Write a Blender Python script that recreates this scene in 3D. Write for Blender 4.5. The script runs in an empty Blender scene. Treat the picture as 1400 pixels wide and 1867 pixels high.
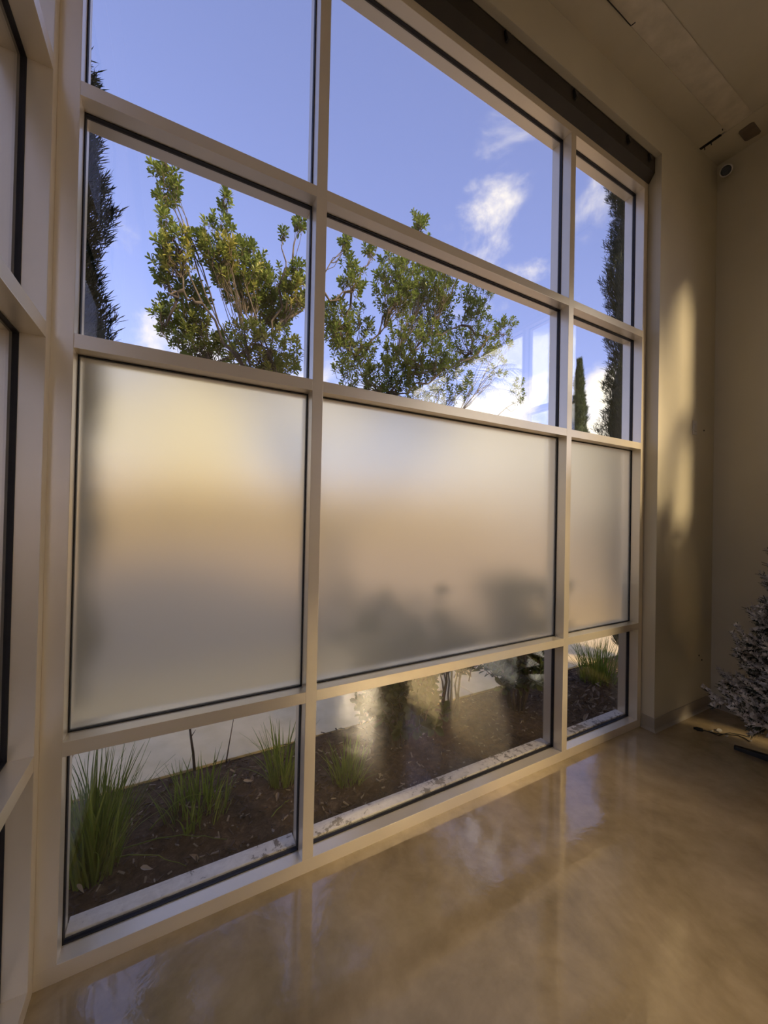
import bpy, bmesh, math, random
from mathutils import Vector, Matrix, Euler
import numpy as np

random.seed(7)
rng = np.random.default_rng(7)
scene = bpy.context.scene
COL = scene.collection
PI = math.pi

# ------------------------------------------------------------------ camera
CAM = Vector((-0.5294, -1.6899, 1.6349))
CAM_EUL = Euler((1.57947, -0.02027, -0.49606), 'XYZ')
FPX = 694.46
cd = bpy.data.cameras.new('camera')
cam = bpy.data.objects.new('camera', cd)
COL.objects.link(cam)
cam.location = CAM
cam.rotation_euler = CAM_EUL
cd.sensor_fit = 'HORIZONTAL'
cd.sensor_width = 36.0
cd.lens = FPX / 1400.0 * 36.0
cd.clip_start = 0.02
cd.clip_end = 500
scene.camera = cam
CAM_M = CAM_EUL.to_matrix()


def ray(u, v):
    d = CAM_M @ Vector(((u - 700) / FPX, -(v - 933.5) / FPX, -1.0))
    return d.normalized()


def at_y(u, v, y):
    d = ray(u, v)
    return CAM + d * ((y - CAM.y) / d.y)


def at_z(u, v, z=0.0):
    d = ray(u, v)
    return CAM + d * ((z - CAM.z) / d.z)


# ------------------------------------------------------------------ view
vs = scene.view_settings
vs.view_transform = 'Standard'
vs.look = 'None'
vs.gamma = 1.0
vs.use_curve_mapping = False
vs.exposure = 0.0
scene.cycles.use_denoising = True
scene.cycles.transparent_max_bounces = 24
scene.cycles.max_bounces = 14
scene.cycles.transmission_bounces = 10

# ------------------------------------------------------------------ sun direction, sky, sun
SUN_EL = math.radians(26.0)
_az = Vector((0.43, -1.0, 0)).normalized()
SUN = Vector((_az.x * math.cos(SUN_EL), _az.y * math.cos(SUN_EL), math.sin(SUN_EL)))
SKY_STRENGTH = 0.375
SUN_ENERGY = 8.2

world = bpy.data.worlds.new('sky_world')
scene.world = world
world.use_nodes = True
WN = world.node_tree
WN.nodes.clear()


def build_world():
    N, L = WN.nodes, WN.links
    out = N.new('ShaderNodeOutputWorld')
    bg = N.new('ShaderNodeBackground')
    sky = N.new('ShaderNodeTexSky')
    sky.sky_type = 'NISHITA'
    sky.sun_disc = False
    sky.sun_elevation = SUN_EL
    sky.sun_rotation = math.atan2(SUN.x, SUN.y)
    sky.altitude = 100
    sky.air_density = 1.0
    sky.dust_density = 0.6
    sky.ozone_density = 2.0
    tc = N.new('ShaderNodeTexCoord')

    def math_(op, a, b=None, c=None, clamp=False):
        m = N.new('ShaderNodeMath')
        m.operation = op
        m.use_clamp = clamp
        for i, q in enumerate((a, b, c)):
            if q is None:
                continue
            if isinstance(q, (int, float)):
                m.inputs[i].default_value = q
            else:
                L.new(q, m.inputs[i])
        return m.outputs[0]

    def dot(vec):
        m = N.new('ShaderNodeVectorMath')
        m.operation = 'DOT_PRODUCT'
        L.new(tc.outputs['Generated'], m.inputs[0])
        m.inputs[1].default_value = vec
        return m.outputs['Value']

    # cumulus texture carried by the view direction
    mp = N.new('ShaderNodeMapping')
    mp.inputs['Scale'].default_value = (1.0, 1.0, 1.6)
    L.new(tc.outputs['Generated'], mp.inputs[0])
    nz = N.new('ShaderNodeTexNoise')
    nz.inputs['Scale'].default_value = 5.0
    nz.inputs['Detail'].default_value = 9.0
    nz.inputs['Roughness'].default_value = 0.58
    nz.inputs['Distortion'].default_value = 0.35
    L.new(mp.outputs[0], nz.inputs['Vector'])
    base = math_('SUBTRACT', nz.outputs['Fac'], 0.5)
    # banks of cloud: where they stand in the sky (direction, tightness, weight)
    banks = [((930, 395), 48, 0.56), ((1085, 340), 90, 0.54), ((1100, 735), 300, 1.1), ((1120, 820), 60, 1.0),
             ((560, 720), 260, 0.75), ((640, 770), 120, 0.8), ((290, 655), 700, 0.75), ((900, 790), 60, 0.75), ((350, 780), 40, 1.0), ((150, 760), 60, 0.9)]
    lobes = [(ray(*px), k, w) for px, k, w in banks]
    lobes += [(Vector((0.92, -0.30, 0.42)).normalized(), 9, 0.80), (Vector((0.70, -0.70, 0.22)).normalized(), 10, 0.75),
              (Vector((0.1, -1.0, 0.35)).normalized(), 7, 0.5), (Vector((-0.95, -0.2, 0.3)).normalized(), 9, 0.5)]  # unseen bank behind the room, put in to warm the diffuse light
    acc = None
    for d, k, w in lobes:
        e = math_('EXPONENT', math_('MULTIPLY', math_('SUBTRACT', dot(d), 1.0), float(k)))
        e = math_('MULTIPLY', e, float(w))
        acc = e if acc is None else math_('MAXIMUM', acc, e)
    dens = math_('ADD', math_('MULTIPLY', base, 1.9), math_('SUBTRACT', acc, 0.40))
    mr = N.new('ShaderNodeMapRange')
    mr.interpolation_type = 'SMOOTHSTEP'
    mr.inputs['From Min'].default_value = 0.0
    mr.inputs['From Max'].default_value = 0.55
    L.new(dens, mr.inputs['Value'])
    # sunlit cloud: brighter the nearer it stands to the sun (forward scattering)
    sd = math_('MAXIMUM', dot(SUN), 0.0)
    fwd = math_('ADD', math_('MULTIPLY', math_('POWER', sd, 3.0), 9.0), math_('ADD', math_('MULTIPLY', dot(SUN), 1.0), 4.5))
    cl = N.new('ShaderNodeVectorMath')
    cl.operation = 'SCALE'
    cl.inputs[0].default_value = (1.0, 0.905, 0.77)
    L.new(fwd, cl.inputs['Scale'])
    mix = N.new('ShaderNodeMix')
    mix.data_type = 'RGBA'
    L.new(mr.outputs[0], mix.inputs['Factor'])
    tint = N.new('ShaderNodeMix')
    tint.data_type = 'RGBA'
    tint.blend_type = 'MULTIPLY'
    tint.inputs['Factor'].default_value = 1.0
    tint.inputs['B'].default_value = (1.10, 0.97, 1.40, 1)
    gm = N.new('ShaderNodeGamma')
    gm.inputs['Gamma'].default_value = 0.66
    L.new(sky.outputs[0], gm.inputs['Color'])
    L.new(gm.outputs[0], tint.inputs['A'])
    L.new(tint.outputs['Result'], mix.inputs['A'])
    L.new(cl.outputs[0], mix.inputs['B'])
    L.new(mix.outputs['Result'], bg.inputs['Color'])
    bg.inputs['Strength'].default_value = SKY_STRENGTH
    L.new(bg.outputs[0], out.inputs['Surface'])


build_world()

sl = bpy.data.lights.new('sun', 'SUN')
sl.energy = SUN_ENERGY
sl.color = (1.0, 0.76, 0.46)
sl.angle = math.radians(11)
sun_ob = bpy.data.objects.new('sun', sl)
COL.objects.link(sun_ob)
sun_ob.location = (6, -14, 9)
sun_ob.rotation_euler = SUN.to_track_quat('Z', 'Y').to_euler()

# ------------------------------------------------------------------ material helpers


class Mat:
    def __init__(s, name):
        s.m = bpy.data.materials.new(name)
        s.m.use_nodes = True
        s.t = s.m.node_tree
        s.N, s.L = s.t.nodes, s.t.links
        s.bsdf = s.N.get('Principled BSDF')
        s.out = s.N.get('Material Output')

    def new(s, kind, **kw):
        n = s.N.new(kind)
        for k, v in kw.items():
            setattr(n, k, v)
        return n

    def coords(s, kind='Object', scale=(1, 1, 1)):
        tc = s.new('ShaderNodeTexCoord')
        mp = s.new('ShaderNodeMapping')
        mp.inputs['Scale'].default_value = scale
        s.L.new(tc.outputs[kind], mp.inputs[0])
        return mp.outputs[0]

    def world_coords(s, scale=(1, 1, 1)):
        g = s.new('ShaderNodeNewGeometry')
        mp = s.new('ShaderNodeMapping')
        mp.inputs['Scale'].default_value = scale
        s.L.new(g.outputs['Position'], mp.inputs[0])
        return mp.outputs[0]

    def noise(s, vec, scale, detail=4, rough=0.55, dist=0.0):
        n = s.new('ShaderNodeTexNoise')
        n.inputs['Scale'].default_value = scale
        n.inputs['Detail'].default_value = detail
        n.inputs['Roughness'].default_value = rough
        n.inputs['Distortion'].default_value = dist
        if vec is not None:
            s.L.new(vec, n.inputs['Vector'])
        return n.outputs['Fac']

    def ramp(s, fac, stops):
        r = s.new('ShaderNodeValToRGB')
        el = r.color_ramp.elements
        while len(el) < len(stops):
            el.new(0.5)
        for e, (p, c) in zip(el, stops):
            e.position = p
            e.color = (c[0], c[1], c[2], 1) if not isinstance(c, (int, float)) else (c, c, c, 1)
        s.L.new(fac, r.inputs[0])
        return r.outputs[0]

    def math(s, op, a, b=None, clamp=False):
        m = s.new('ShaderNodeMath', operation=op, use_clamp=clamp)
        for i, q in enumerate((a, b)):
            if q is None:
                continue
            if isinstance(q, (int, float)):
                m.inputs[i].default_value = q
            else:
                s.L.new(q, m.inputs[i])
        return m.outputs[0]

    def bump(s, h, strength, dist=0.01):
        b = s.new('ShaderNodeBump')
        b.inputs['Strength'].default_value = strength
        b.inputs['Distance'].default_value = dist
        s.L.new(h, b.inputs['Height'])
        s.L.new(b.outputs[0], s.bsdf.inputs['Normal'])
        s.L.new(b.outputs[0], s.bsdf.inputs['Coat Normal'])

    def set(s, **kw):
        for k, v in kw.items():
            i = s.bsdf.inputs[k.replace('_', ' ')]
            if hasattr(v, 'node'):
                s.L.new(v, i)
            elif isinstance(v, (tuple, list)):
                i.default_value = (v[0], v[1], v[2], 1)
            else:
                i.default_value = v
        return s


def mottled(name, c0, c1, scale=8, rough=0.5, bump=0.0, bscale=60, metallic=0.0, spec=0.5, world=True):
    m = Mat(name)
    v = m.world_coords() if world else m.coords()
    col = m.ramp(m.noise(v, scale, 5), [(0.3, c0), (0.7, c1)])
    m.set(Base_Color=col, Roughness=rough, Metallic=metallic, Specular_IOR_Level=spec)
    if bump:
        m.bump(m.noise(v, bscale, 3), bump, 0.004)
    return m.m


M = {}
M['frame'] = mottled('champagne_anodised_aluminium', (0.80, 0.715, 0.555), (0.86, 0.77, 0.605), 3, 0.30, 0.03, 220, metallic=0.45)
M['gasket'] = mottled('black_rubber_gasket', (0.006, 0.005, 0.005), (0.012, 0.01, 0.01), 30, 0.6)
M['wall'] = mottled('warm_white_wall_paint', (0.56, 0.515, 0.385), (0.62, 0.57, 0.43), 1.6, 0.62, 0.05, 90)
M['ceiling'] = mottled('matte_ceiling_paint', (0.53, 0.485, 0.36), (0.61, 0.555, 0.42), 2.5, 0.85, 0.08, 30)
M['plaster'] = mottled('rough_plaster_patch', (0.54, 0.49, 0.375), (0.70, 0.63, 0.50), 9, 0.9, 0.5, 22)
M['housing'] = mottled('dark_brown_shade_housing', (0.026, 0.021, 0.014), (0.04, 0.032, 0.022), 4, 0.6)
M['patch'] = mottled('bare_board', (0.16, 0.125, 0.09), (0.20, 0.16, 0.12), 20, 0.9)
M['black'] = mottled('black_plastic', (0.008, 0.008, 0.008), (0.015, 0.015, 0.014), 20, 0.5)
M['baseboard'] = mottled('grey_vinyl_cove_base', (0.33, 0.29, 0.225), (0.38, 0.335, 0.26), 6, 0.45)
M['white_plastic'] = mottled('white_plastic', (0.55, 0.52, 0.46), (0.60, 0.57, 0.51), 5, 0.4)
M['ext_wall'] = mottled('exterior_stucco', (0.50, 0.45, 0.37), (0.58, 0.53, 0.44), 3, 0.9, 0.2, 50)
M['tan_wall'] = mottled('tan_stucco', (0.19, 0.175, 0.115), (0.25, 0.23, 0.15), 0.6, 0.9)
M['bark'] = mottled('brown_bark', (0.06, 0.045, 0.03), (0.14, 0.105, 0.075), 14, 0.9, 0.5, 40)
M['branch'] = mottled('grey_brown_branch', (0.075, 0.06, 0.045), (0.16, 0.13, 0.10), 14, 0.9)
M['twig'] = mottled('brown_twig', (0.11, 0.075, 0.05), (0.19, 0.13, 0.09), 20, 0.8)
M['concrete'] = mottled('pale_sidewalk_concrete', (0.74, 0.57, 0.28), (0.90, 0.71, 0.38), 5, 0.75, 0.2, 60)
M['asphalt'] = mottled('grey_asphalt', (0.31, 0.255, 0.20), (0.39, 0.325, 0.26), 4, 0.85, 0.2, 80)
M['dry'] = mottled('dry_straw', (0.22, 0.16, 0.10), (0.38, 0.30, 0.20), 30, 0.8)
M['chip'] = mottled('brown_bark_mulch', (0.035, 0.022, 0.014), (0.13, 0.085, 0.055), 25, 0.9)
M['darkgreen_needle'] = mottled('dark_green_needle', (0.008, 0.017, 0.009), (0.02, 0.034, 0.018), 20, 0.7)
M['flock'] = mottled('white_flocking', (0.40, 0.375, 0.36), (0.64, 0.61, 0.58), 40, 0.95)
M['lens'] = mottled('camera_lens_glass', (0.01, 0.01, 0.012), (0.015, 0.015, 0.018), 5, 0.12)


def floor_mat():
    m = Mat('polished_brown_concrete')
    v = m.world_coords()
    big = m.noise(v, 1.3, 6, 0.62, 0.6)
    fine = m.noise(v, 9.0, 6, 0.6, 0.3)
    mixf = m.math('ADD', m.math('MULTIPLY', big, 0.7), m.math('MULTIPLY', fine, 0.3))
    col = m.ramp(mixf, [(0.34, (0.25, 0.185, 0.095)), (0.5, (0.40, 0.305, 0.17)), (0.66, (0.54, 0.42, 0.25))])
    rough = m.ramp(m.noise(v, 2.4, 5, 0.6, 0.8), [(0.35, 0.03), (0.65, 0.13)])
    m.set(Base_Color=col, Roughness=rough, Specular_IOR_Level=0.8, Coat_Weight=0.85, Coat_Roughness=0.11, Coat_IOR=1.6)
    h = m.math('ADD', m.noise(v, 7.0, 4), m.math('MULTIPLY', m.noise(v, 38.0, 3), 0.16))
    m.bump(h, 0.12, 0.012)
    return m.m


M['floor'] = floor_mat()


def schlick(m, f0=0.085):
    g = m.new('ShaderNodeNewGeometry')
    d = m.new('ShaderNodeVectorMath', operation='DOT_PRODUCT')
    m.L.new(g.outputs['Normal'], d.inputs[0])
    m.L.new(g.outputs['Incoming'], d.inputs[1])
    c = m.math('ABSOLUTE', d.outputs['Value'])
    p5 = m.math('POWER', m.math('SUBTRACT', 1.0, c), 5.0)
    return m.math('ADD', m.math('MULTIPLY', p5, 1.0 - f0), f0, clamp=True)


def clear_glass():
    m = Mat('clear_window_glass')
    m.N.remove(m.bsdf)
    tr = m.new('ShaderNodeBsdfTransparent')
    tr.inputs['Color'].default_value = (0.985, 0.99, 0.98, 1)
    gl = m.new('ShaderNodeBsdfGlossy')
    gl.inputs['Roughness'].default_value = 0.0
    mx = m.new('ShaderNodeMixShader')
    m.L.new(schlick(m), mx.inputs[0])
    m.L.new(tr.outputs[0], mx.inputs[1])
    m.L.new(gl.outputs[0], mx.inputs[2])
    m.L.new(mx.outputs[0], m.out.inputs['Surface'])
    return m.m


def frosted_glass():
    m = Mat('frosted_film_glass')
    m.N.remove(m.bsdf)
    rf = m.new('ShaderNodeBsdfRefraction')
    rf.inputs['Roughness'].default_value = 0.40
    rf.inputs['IOR'].default_value = 1.35
    rf.inputs['Color'].default_value = (0.995, 0.94, 0.775, 1)
    tl = m.new('ShaderNodeBsdfTranslucent')
    tl.inputs['Color'].default_value = (0.94, 0.87, 0.66, 1)
    df = m.new('ShaderNodeBsdfDiffuse')
    df.inputs['Color'].default_value = (0.7, 0.68, 0.63, 1)
    m1 = m.new('ShaderNodeMixShader')
    m1.inputs[0].default_value = 0.22
    m.L.new(rf.outputs[0], m1.inputs[1])
    m.L.new(tl.outputs[0], m1.inputs[2])
    m2 = m.new('ShaderNodeMixShader')
    m2.inputs[0].default_value = 0.05
    m.L.new(m1.outputs[0], m2.inputs[1])
    m.L.new(df.outputs[0], m2.inputs[2])
    gl = m.new('ShaderNodeBsdfGlossy')
    gl.inputs['Roughness'].default_value = 0.22
    m3 = m.new('ShaderNodeMixShader')
    m.L.new(schlick(m, 0.03), m3.inputs[0])
    m.L.new(m2.outputs[0], m3.inputs[1])
    m.L.new(gl.outputs[0], m3.inputs[2])
    m.L.new(m3.outputs[0], m.out.inputs['Surface'])
    return m.m


M['glass'] = clear_glass()
M['frost'] = frosted_glass()


def ledge_mat():
    m = Mat('chalk_stained_exterior_ledge')
    v = m.world_coords((1, 1, 1))
    n = m.noise(v, 26, 6, 0.65, 0.5)
    n2 = m.noise(v, 3.0, 2)
    f = m.math('ADD', n, m.math('MULTIPLY', m.math('SUBTRACT', n2, 0.5), 0.7))
    col = m.ramp(f, [(0.375, (0.20, 0.165, 0.125)), (0.43, (0.70, 0.63, 0.52)), (0.7, (0.84, 0.77, 0.65))])
    m.set(Base_Color=col, Roughness=0.8)
    m.bump(n, 0.3, 0.004)
    return m.m


M['ledge'] = ledge_mat()


def leaf_mat(name, c_dark, c_mid, c_light, trans=0.35, rough=0.4, zgrad=None):
    m = Mat(name)
    oi = m.new('ShaderNodeObjectInfo')
    v = m.world_coords()
    f = m.math('ADD', m.math('MULTIPLY', oi.outputs['Random'], 0.45), m.math('MULTIPLY', m.noise(v, 2.3, 3), 0.55))
    col = m.ramp(f, [(0.25, c_dark), (0.5, c_mid), (0.78, c_light)])
    m.set(Base_Color=col, Roughness=rough, Specular_IOR_Level=0.4)
    tl = m.new('ShaderNodeBsdfTranslucent')
    m.L.new(col, tl.inputs['Color'])
    mx = m.new('ShaderNodeMixShader')
    mx.inputs[0].default_value = trans
    m.L.new(m.bsdf.outputs[0], mx.inputs[1])
    m.L.new(tl.outputs[0], mx.inputs[2])
    m.L.new(mx.outputs[0], m.out.inputs['Surface'])
    return m.m


M['tree_leaf'] = leaf_mat('glossy_tree_leaf', (0.13, 0.19, 0.04), (0.25, 0.30, 0.06), (0.46, 0.42, 0.10), 0.42)
M['shrub_leaf'] = leaf_mat('dark_shrub_leaf', (0.04, 0.055, 0.012), (0.07, 0.09, 0.02), (0.13, 0.14, 0.035), 0.25)
M['grass'] = leaf_mat('green_grass_blade', (0.10, 0.15, 0.014), (0.17, 0.23, 0.022), (0.30, 0.33, 0.055), 0.4, 0.5)
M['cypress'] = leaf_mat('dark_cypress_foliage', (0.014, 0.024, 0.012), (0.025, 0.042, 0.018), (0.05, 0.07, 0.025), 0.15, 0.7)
M['cypress_lit'] = leaf_mat('mid_green_cypress_foliage', (0.05, 0.075, 0.025), (0.08, 0.11, 0.035), (0.13, 0.15, 0.05), 0.15, 0.7)  # lighter copy of the cypress greens, sunlight put into the colour
M['palm'] = leaf_mat('palm_leaflet', (0.14, 0.18, 0.03), (0.28, 0.30, 0.05), (0.46, 0.42, 0.08), 0.5, 0.4)
M['deadleaf'] = leaf_mat('dry_fallen_leaf', (0.10, 0.06, 0.035), (0.22, 0.15, 0.09), (0.42, 0.34, 0.25), 0.1, 0.8)


def soil_mat():
    m = Mat('dark_mulch_soil')
    v = m.world_coords()
    f = m.noise(v, 22, 8, 0.7, 0.4)
    col = m.ramp(f, [(0.32, (0.04, 0.024, 0.012)), (0.55, (0.11, 0.068, 0.036)), (0.72, (0.24, 0.16, 0.09))])
    m.set(Base_Color=col, Roughness=0.95, Specular_IOR_Level=0.2)
    m.bump(f, 0.9, 0.02)
    return m.m


M['soil'] = soil_mat()

# ------------------------------------------------------------------ mesh helpers


class MB:
    def __init__(s):
        s.v, s.f, s.mi = [], [], []

    def add(s, vs_, fs_, mi=0):
        o = len(s.v)
        s.v.extend([tuple(v) for v in vs_])
        s.f.extend([tuple(o + i for i in f) for f in fs_])
        s.mi.extend([mi] * len(fs_))

    def box(s, lo, hi, mi=0):
        (a, b, c), (d, e, g) = lo, hi
        s.add([(a, b, c), (d, b, c), (d, e, c), (a, e, c), (a, b, g), (d, b, g), (d, e, g), (a, e, g)],
              [(0, 3, 2, 1), (4, 5, 6, 7), (0, 1, 5, 4), (1, 2, 6, 5), (2, 3, 7, 6), (3, 0, 4, 7)], mi)
        return s

    def tube(s, pts, radii, n=8, mi=0, cap=True):
        pts = [Vector(q) for q in pts]
        if isinstance(radii, (int, float)):
            radii = [radii] * len(pts)
        rings = []
        up = Vector((0, 0, 1))
        for i, q in enumerate(pts):
            t = (pts[min(i + 1, len(pts) - 1)] - pts[max(i - 1, 0)])
            if t.length < 1e-9:
                t = Vector((0, 0, 1))
            t.normalize()
            a = t.cross(up if abs(t.z) < 0.95 else Vector((1, 0, 0))).normalized()
            b = t.cross(a)
            rings.append([q + (a * math.cos(2 * PI * k / n) + b * math.sin(2 * PI * k / n)) * radii[i] for k in range(n)])
        vs_ = [v for r in rings for v in r]
        fs_ = []
        for i in range(len(pts) - 1):
            for k in range(n):
                fs_.append((i * n + k, i * n + (k + 1) % n, (i + 1) * n + (k + 1) % n, (i + 1) * n + k))
        if cap:
            fs_.append(tuple(range(n - 1, -1, -1)))
            fs_.append(tuple((len(pts) - 1) * n + k for k in range(n)))
        s.add(vs_, fs_, mi)
        return s

    def prism(s, prof, x0, x1, mi=0):
        """profile of (y, z) points, drawn out along x"""
        n = len(prof)
        vs_ = [(x0, y, z) for y, z in prof] + [(x1, y, z) for y, z in prof]
        fs_ = [(i, (i + 1) % n, n + (i + 1) % n, n + i) for i in range(n)]
        fs_ += [tuple(range(n - 1, -1, -1)), tuple(range(n, 2 * n))]
        s.add(vs_, fs_, mi)
        return s

    def mesh(s, name, mats, smooth=False, bevel=0.0, fix=False):
        me = bpy.data.meshes.new(name)
        me.from_pydata(s.v, [], s.f)
        if not isinstance(mats, (list, tuple)):
            mats = [mats]
        for q in mats:
            me.materials.append(q)
        if len(mats) > 1:
            me.polygons.foreach_set('material_index', s.mi)
        if bevel or fix:
            bm = bmesh.new()
            bm.from_mesh(me)
            if fix:
                bmesh.ops.recalc_face_normals(bm, faces=bm.faces)
            if bevel:
                bmesh.ops.bevel(bm, geom=list(bm.edges), offset=bevel, segments=2, affect='EDGES', profile=0.7)
            bm.to_mesh(me)
            bm.free()
        if smooth:
            me.polygons.foreach_set('use_smooth', [True] * len(me.polygons))
        me.update()
        return me

    def build(s, name, mats, parent=None, smooth=False, bevel=0.0, fix=False):
        return link(name, s.mesh(name, mats, smooth, bevel, fix), parent)


def link(name, me, parent=None, loc=None, rot=None, scale=None):
    o = bpy.data.objects.new(name, me)
    COL.objects.link(o)
    if parent is not None:
        o.parent = parent
    if loc is not None:
        o.location = loc
    if rot is not None:
        o.rotation_euler = rot
    if scale is not None:
        o.scale = (scale,) * 3 if isinstance(scale, (int, float)) else scale
    return o


def thing(name, label, cat, loc=(0, 0, 0), rotz=0.0, group=None):
    o = bpy.data.objects.new(name, None)
    COL.objects.link(o)
    o.empty_display_size = 0.1
    o.location = loc
    o.rotation_euler = (0, 0, rotz)
    return tag(o, label, cat, group)


def tag(o, label, cat, group=None):
    o['label'] = label
    o['category'] = cat
    if group:
        o['group'] = group
    return o


def struct(o, label=None):
    o['kind'] = 'structure'
    if label:
        o['label'] = label
        o['category'] = o.name.split('_')[0].split('.')[0]
    return o


# ------------------------------------------------------------------ measures of the room
MW, MD = 0.0508, 0.1524            # mullion face and depth
ZS, Z1, Z2, Z3, ZH = 0.0598, 0.8239, 2.2511, 3.1448, 4.2906   # tops of sill and transoms, underside of head
XL, X0R, XM2, XRJ = -0.925, -0.8628, 1.7878, 2.6908
XP, YW, XC, HC = 2.754, -0.0912, 3.683, 4.845
ZP = 4.522
YBACK = -9.6

# floor
struct(MB().box((-1.1, YBACK - 0.2, -0.12), (XC + 0.16, 0.155, 0.0)).build('floor', M['floor']),
       'polished brown concrete floor with mottled sheen')

# ceiling: main plane, flush strip along the window wall, rough plaster band, strip along the right wall
ceil = struct(MB().box((-1.1, YBACK, 4.858), (XC + 0.1, -0.41, 5.0)).build('ceiling', M['ceiling']),
              'painted ceiling with a rough plaster seam near the window')
MB().box((-1.1, -0.268, HC), (3.355, -0.088, 5.0)).build('ceiling_strip', M['ceiling'], ceil, bevel=0.004)
MB().box((3.372, -4.0, HC + 0.002), (XC + 0.02, -0.088, 5.0)).build('ceiling_strip', M['ceiling'], ceil, bevel=0.004)
MB().box((-1.1, -0.42, 4.99), (XC, -0.05, 5.1)).build('roof_backing', M['ceiling'], ceil)


def plaster_band():
    mb = MB()
    nx, ny = 170, 14
    x0, x1, y0, y1 = -1.1, 3.372, -0.43, -0.262
    vs_, fs_ = [], []
    for i in range(nx + 1):
        for j in range(ny + 1):
            x = x0 + (x1 - x0) * i / nx
            s_ = j / ny
            y = y0 + (y1 - y0) * s_
            z = 4.853 + 0.010 * math.sin(s_ * PI) * 0
            z -= 0.010 * math.sin(s_ * PI) * (0.6 + 0.5 * math.sin(x * 7.1) * math.sin(x * 2.3 + 1))
            z += random.uniform(-0.0018, 0.0018)
            vs_.append((x, y, z))
    for i in range(nx):
        for j in range(ny):
            a = i * (ny + 1) + j
            fs_.append((a, a + 1, a + ny + 2, a + ny + 1))
    mb.add(vs_, fs_)
    return mb


plaster_band().build('plaster_seam', M['plaster'], ceil, smooth=True)
# torn patch left bare in the strip by the right wall, and nails and wire ends beside the gap
patch = MB()
pp = [(3.452, -0.322), (3.468, -0.312), (3.592, -0.310), (3.608, -0.320), (3.618, -0.396), (3.602, -0.408), (3.462, -0.410), (3.448, -0.396)]
patch.add([(x, y, HC + 0.002) for x, y in pp] + [(x, y, HC - 0.004) for x, y in pp],
          [tuple(range(7, -1, -1))[::-1], tuple(range(8, 16))[::-1]] + [(i, (i + 1) % 8, 8 + (i + 1) % 8, 8 + i) for i in range(8)])
patch.build('bare_patch', M['patch'], ceil, fix=True)['label'] = 'dark bare patch torn out of the ceiling strip'
MB().box((3.345, -0.235, HC - 0.0015), (3.374, -0.092, HC + 0.02)).build('gap_shade_strip', M['black'], ceil)  # black strip standing in for the shade inside the gap
for (x, y, ln) in ((3.366, -0.12, 0.028), (3.368, -0.165, 0.022), (3.31, -0.262, 0.012)):
    MB().tube([(x, y, HC + 0.01), (x + 0.003, y - 0.002, HC - ln)], 0.0035, 6).build('nail', M['black'], ceil)
hk = MB().tube([(1.60, -0.272, HC - 0.003), (1.85, -0.274, HC - 0.005), (1.95, -0.276, HC - 0.012), (1.972, -0.28, HC - 0.02), (1.985, -0.30, HC - 0.012)], 0.003, 6)
hk.build('loose_wire', M['black'], ceil)

# front wall: header over the window and the pier to the right of it
wf = MB()
wf.box((XP, YW, 0.0), (XC + 0.15, 0.155, 5.1))
wf.box((-1.08, YW, ZP), (XP + 0.002, YW + 0.045, 5.1))
wf.box((-1.08, 0.0, ZH + MW), (XP + 0.002, 0.155, 5.1))
struct(wf.build('wall_front', M['wall'], bevel=0.004), 'warm white wall framing the tall window')

# right wall: pier next to the corner, header over its window, far end
wr = MB()
wr.box((XC, -1.08, 0.0), (XC + 0.155, YW + 0.02, 5.1))
wr.box((XC, YBACK, ZH + MW), (XC + 0.155, -1.07, 5.1))
wr.box((XC, YBACK, 0.0), (XC + 0.155, -8.45, 5.1))
wr.box((XC, -6.15, 0.0), (XC + 0.155, -5.05, 5.1))
struct(wr.build('wall_right', M['wall'], bevel=0.004), 'shaded warm white wall behind the flocked tree')
wl = MB()
wl.box((XL - 0.155, YBACK, ZH + MW), (XL, 0.15, 5.1))
wl.box((XL - 0.155, YBACK, 0.0), (XL, -1.65, 5.1))
struct(wl.build('wall_left', M['wall'], bevel=0.004), 'wall above and beyond the side window')
struct(MB().box((-1.2, YBACK - 0.25, 0), (XC + 0.3, YBACK, 5.1)).build('wall_back', M['wall']), 'plain wall at the back of the room')
struct(MB().box((-1.09, YBACK - 0.25, 5.1), (XC + 0.16, 0.16, 5.16)).build('roof', M['ext_wall']), 'flat roof slab over the room')

# cove baseboards
cove = [(0.0, 0.0), (-0.022, 0.0), (-0.014, 0.006), (-0.006, 0.02), (-0.004, 0.04), (-0.004, 0.098), (-0.002, 0.102), (0.0, 0.102)]
n = len(cove)


def cove_run2(a, b, na, nb, name, label):
    """na, nb: direction in which the base stands out from the wall at each end"""
    mb = MB()
    vv = [(a[0] + na[0] * -d, a[1] + na[1] * -d, z) for d, z in cove] + [(b[0] + nb[0] * -d, b[1] + nb[1] * -d, z) for d, z in cove]
    mb.add(vv, [(i, (i + 1) % n, n + (i + 1) % n, n + i) for i in range(n)] + [tuple(range(n)), tuple(range(2 * n - 1, n - 1, -1))])
    return struct(mb.build(name, M['baseboard'], fix=True), label)


cove_run2((XP, -0.002), (XP, YW), (-1, 0), (-1, -1), 'baseboard_reveal', 'grey vinyl cove base on the window reveal')
cove_run2((XP, YW), (XC, YW), (-1, -1), (-1, -1), 'baseboard_front', 'grey vinyl cove base along the pier beside the window')
cove_run2((XC, YW), (XC, -1.075), (-1, -1), (-1, 0), 'baseboard_right', 'grey vinyl cove base behind the flocked tree')

# ------------------------------------------------------------------ storefront windows


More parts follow.
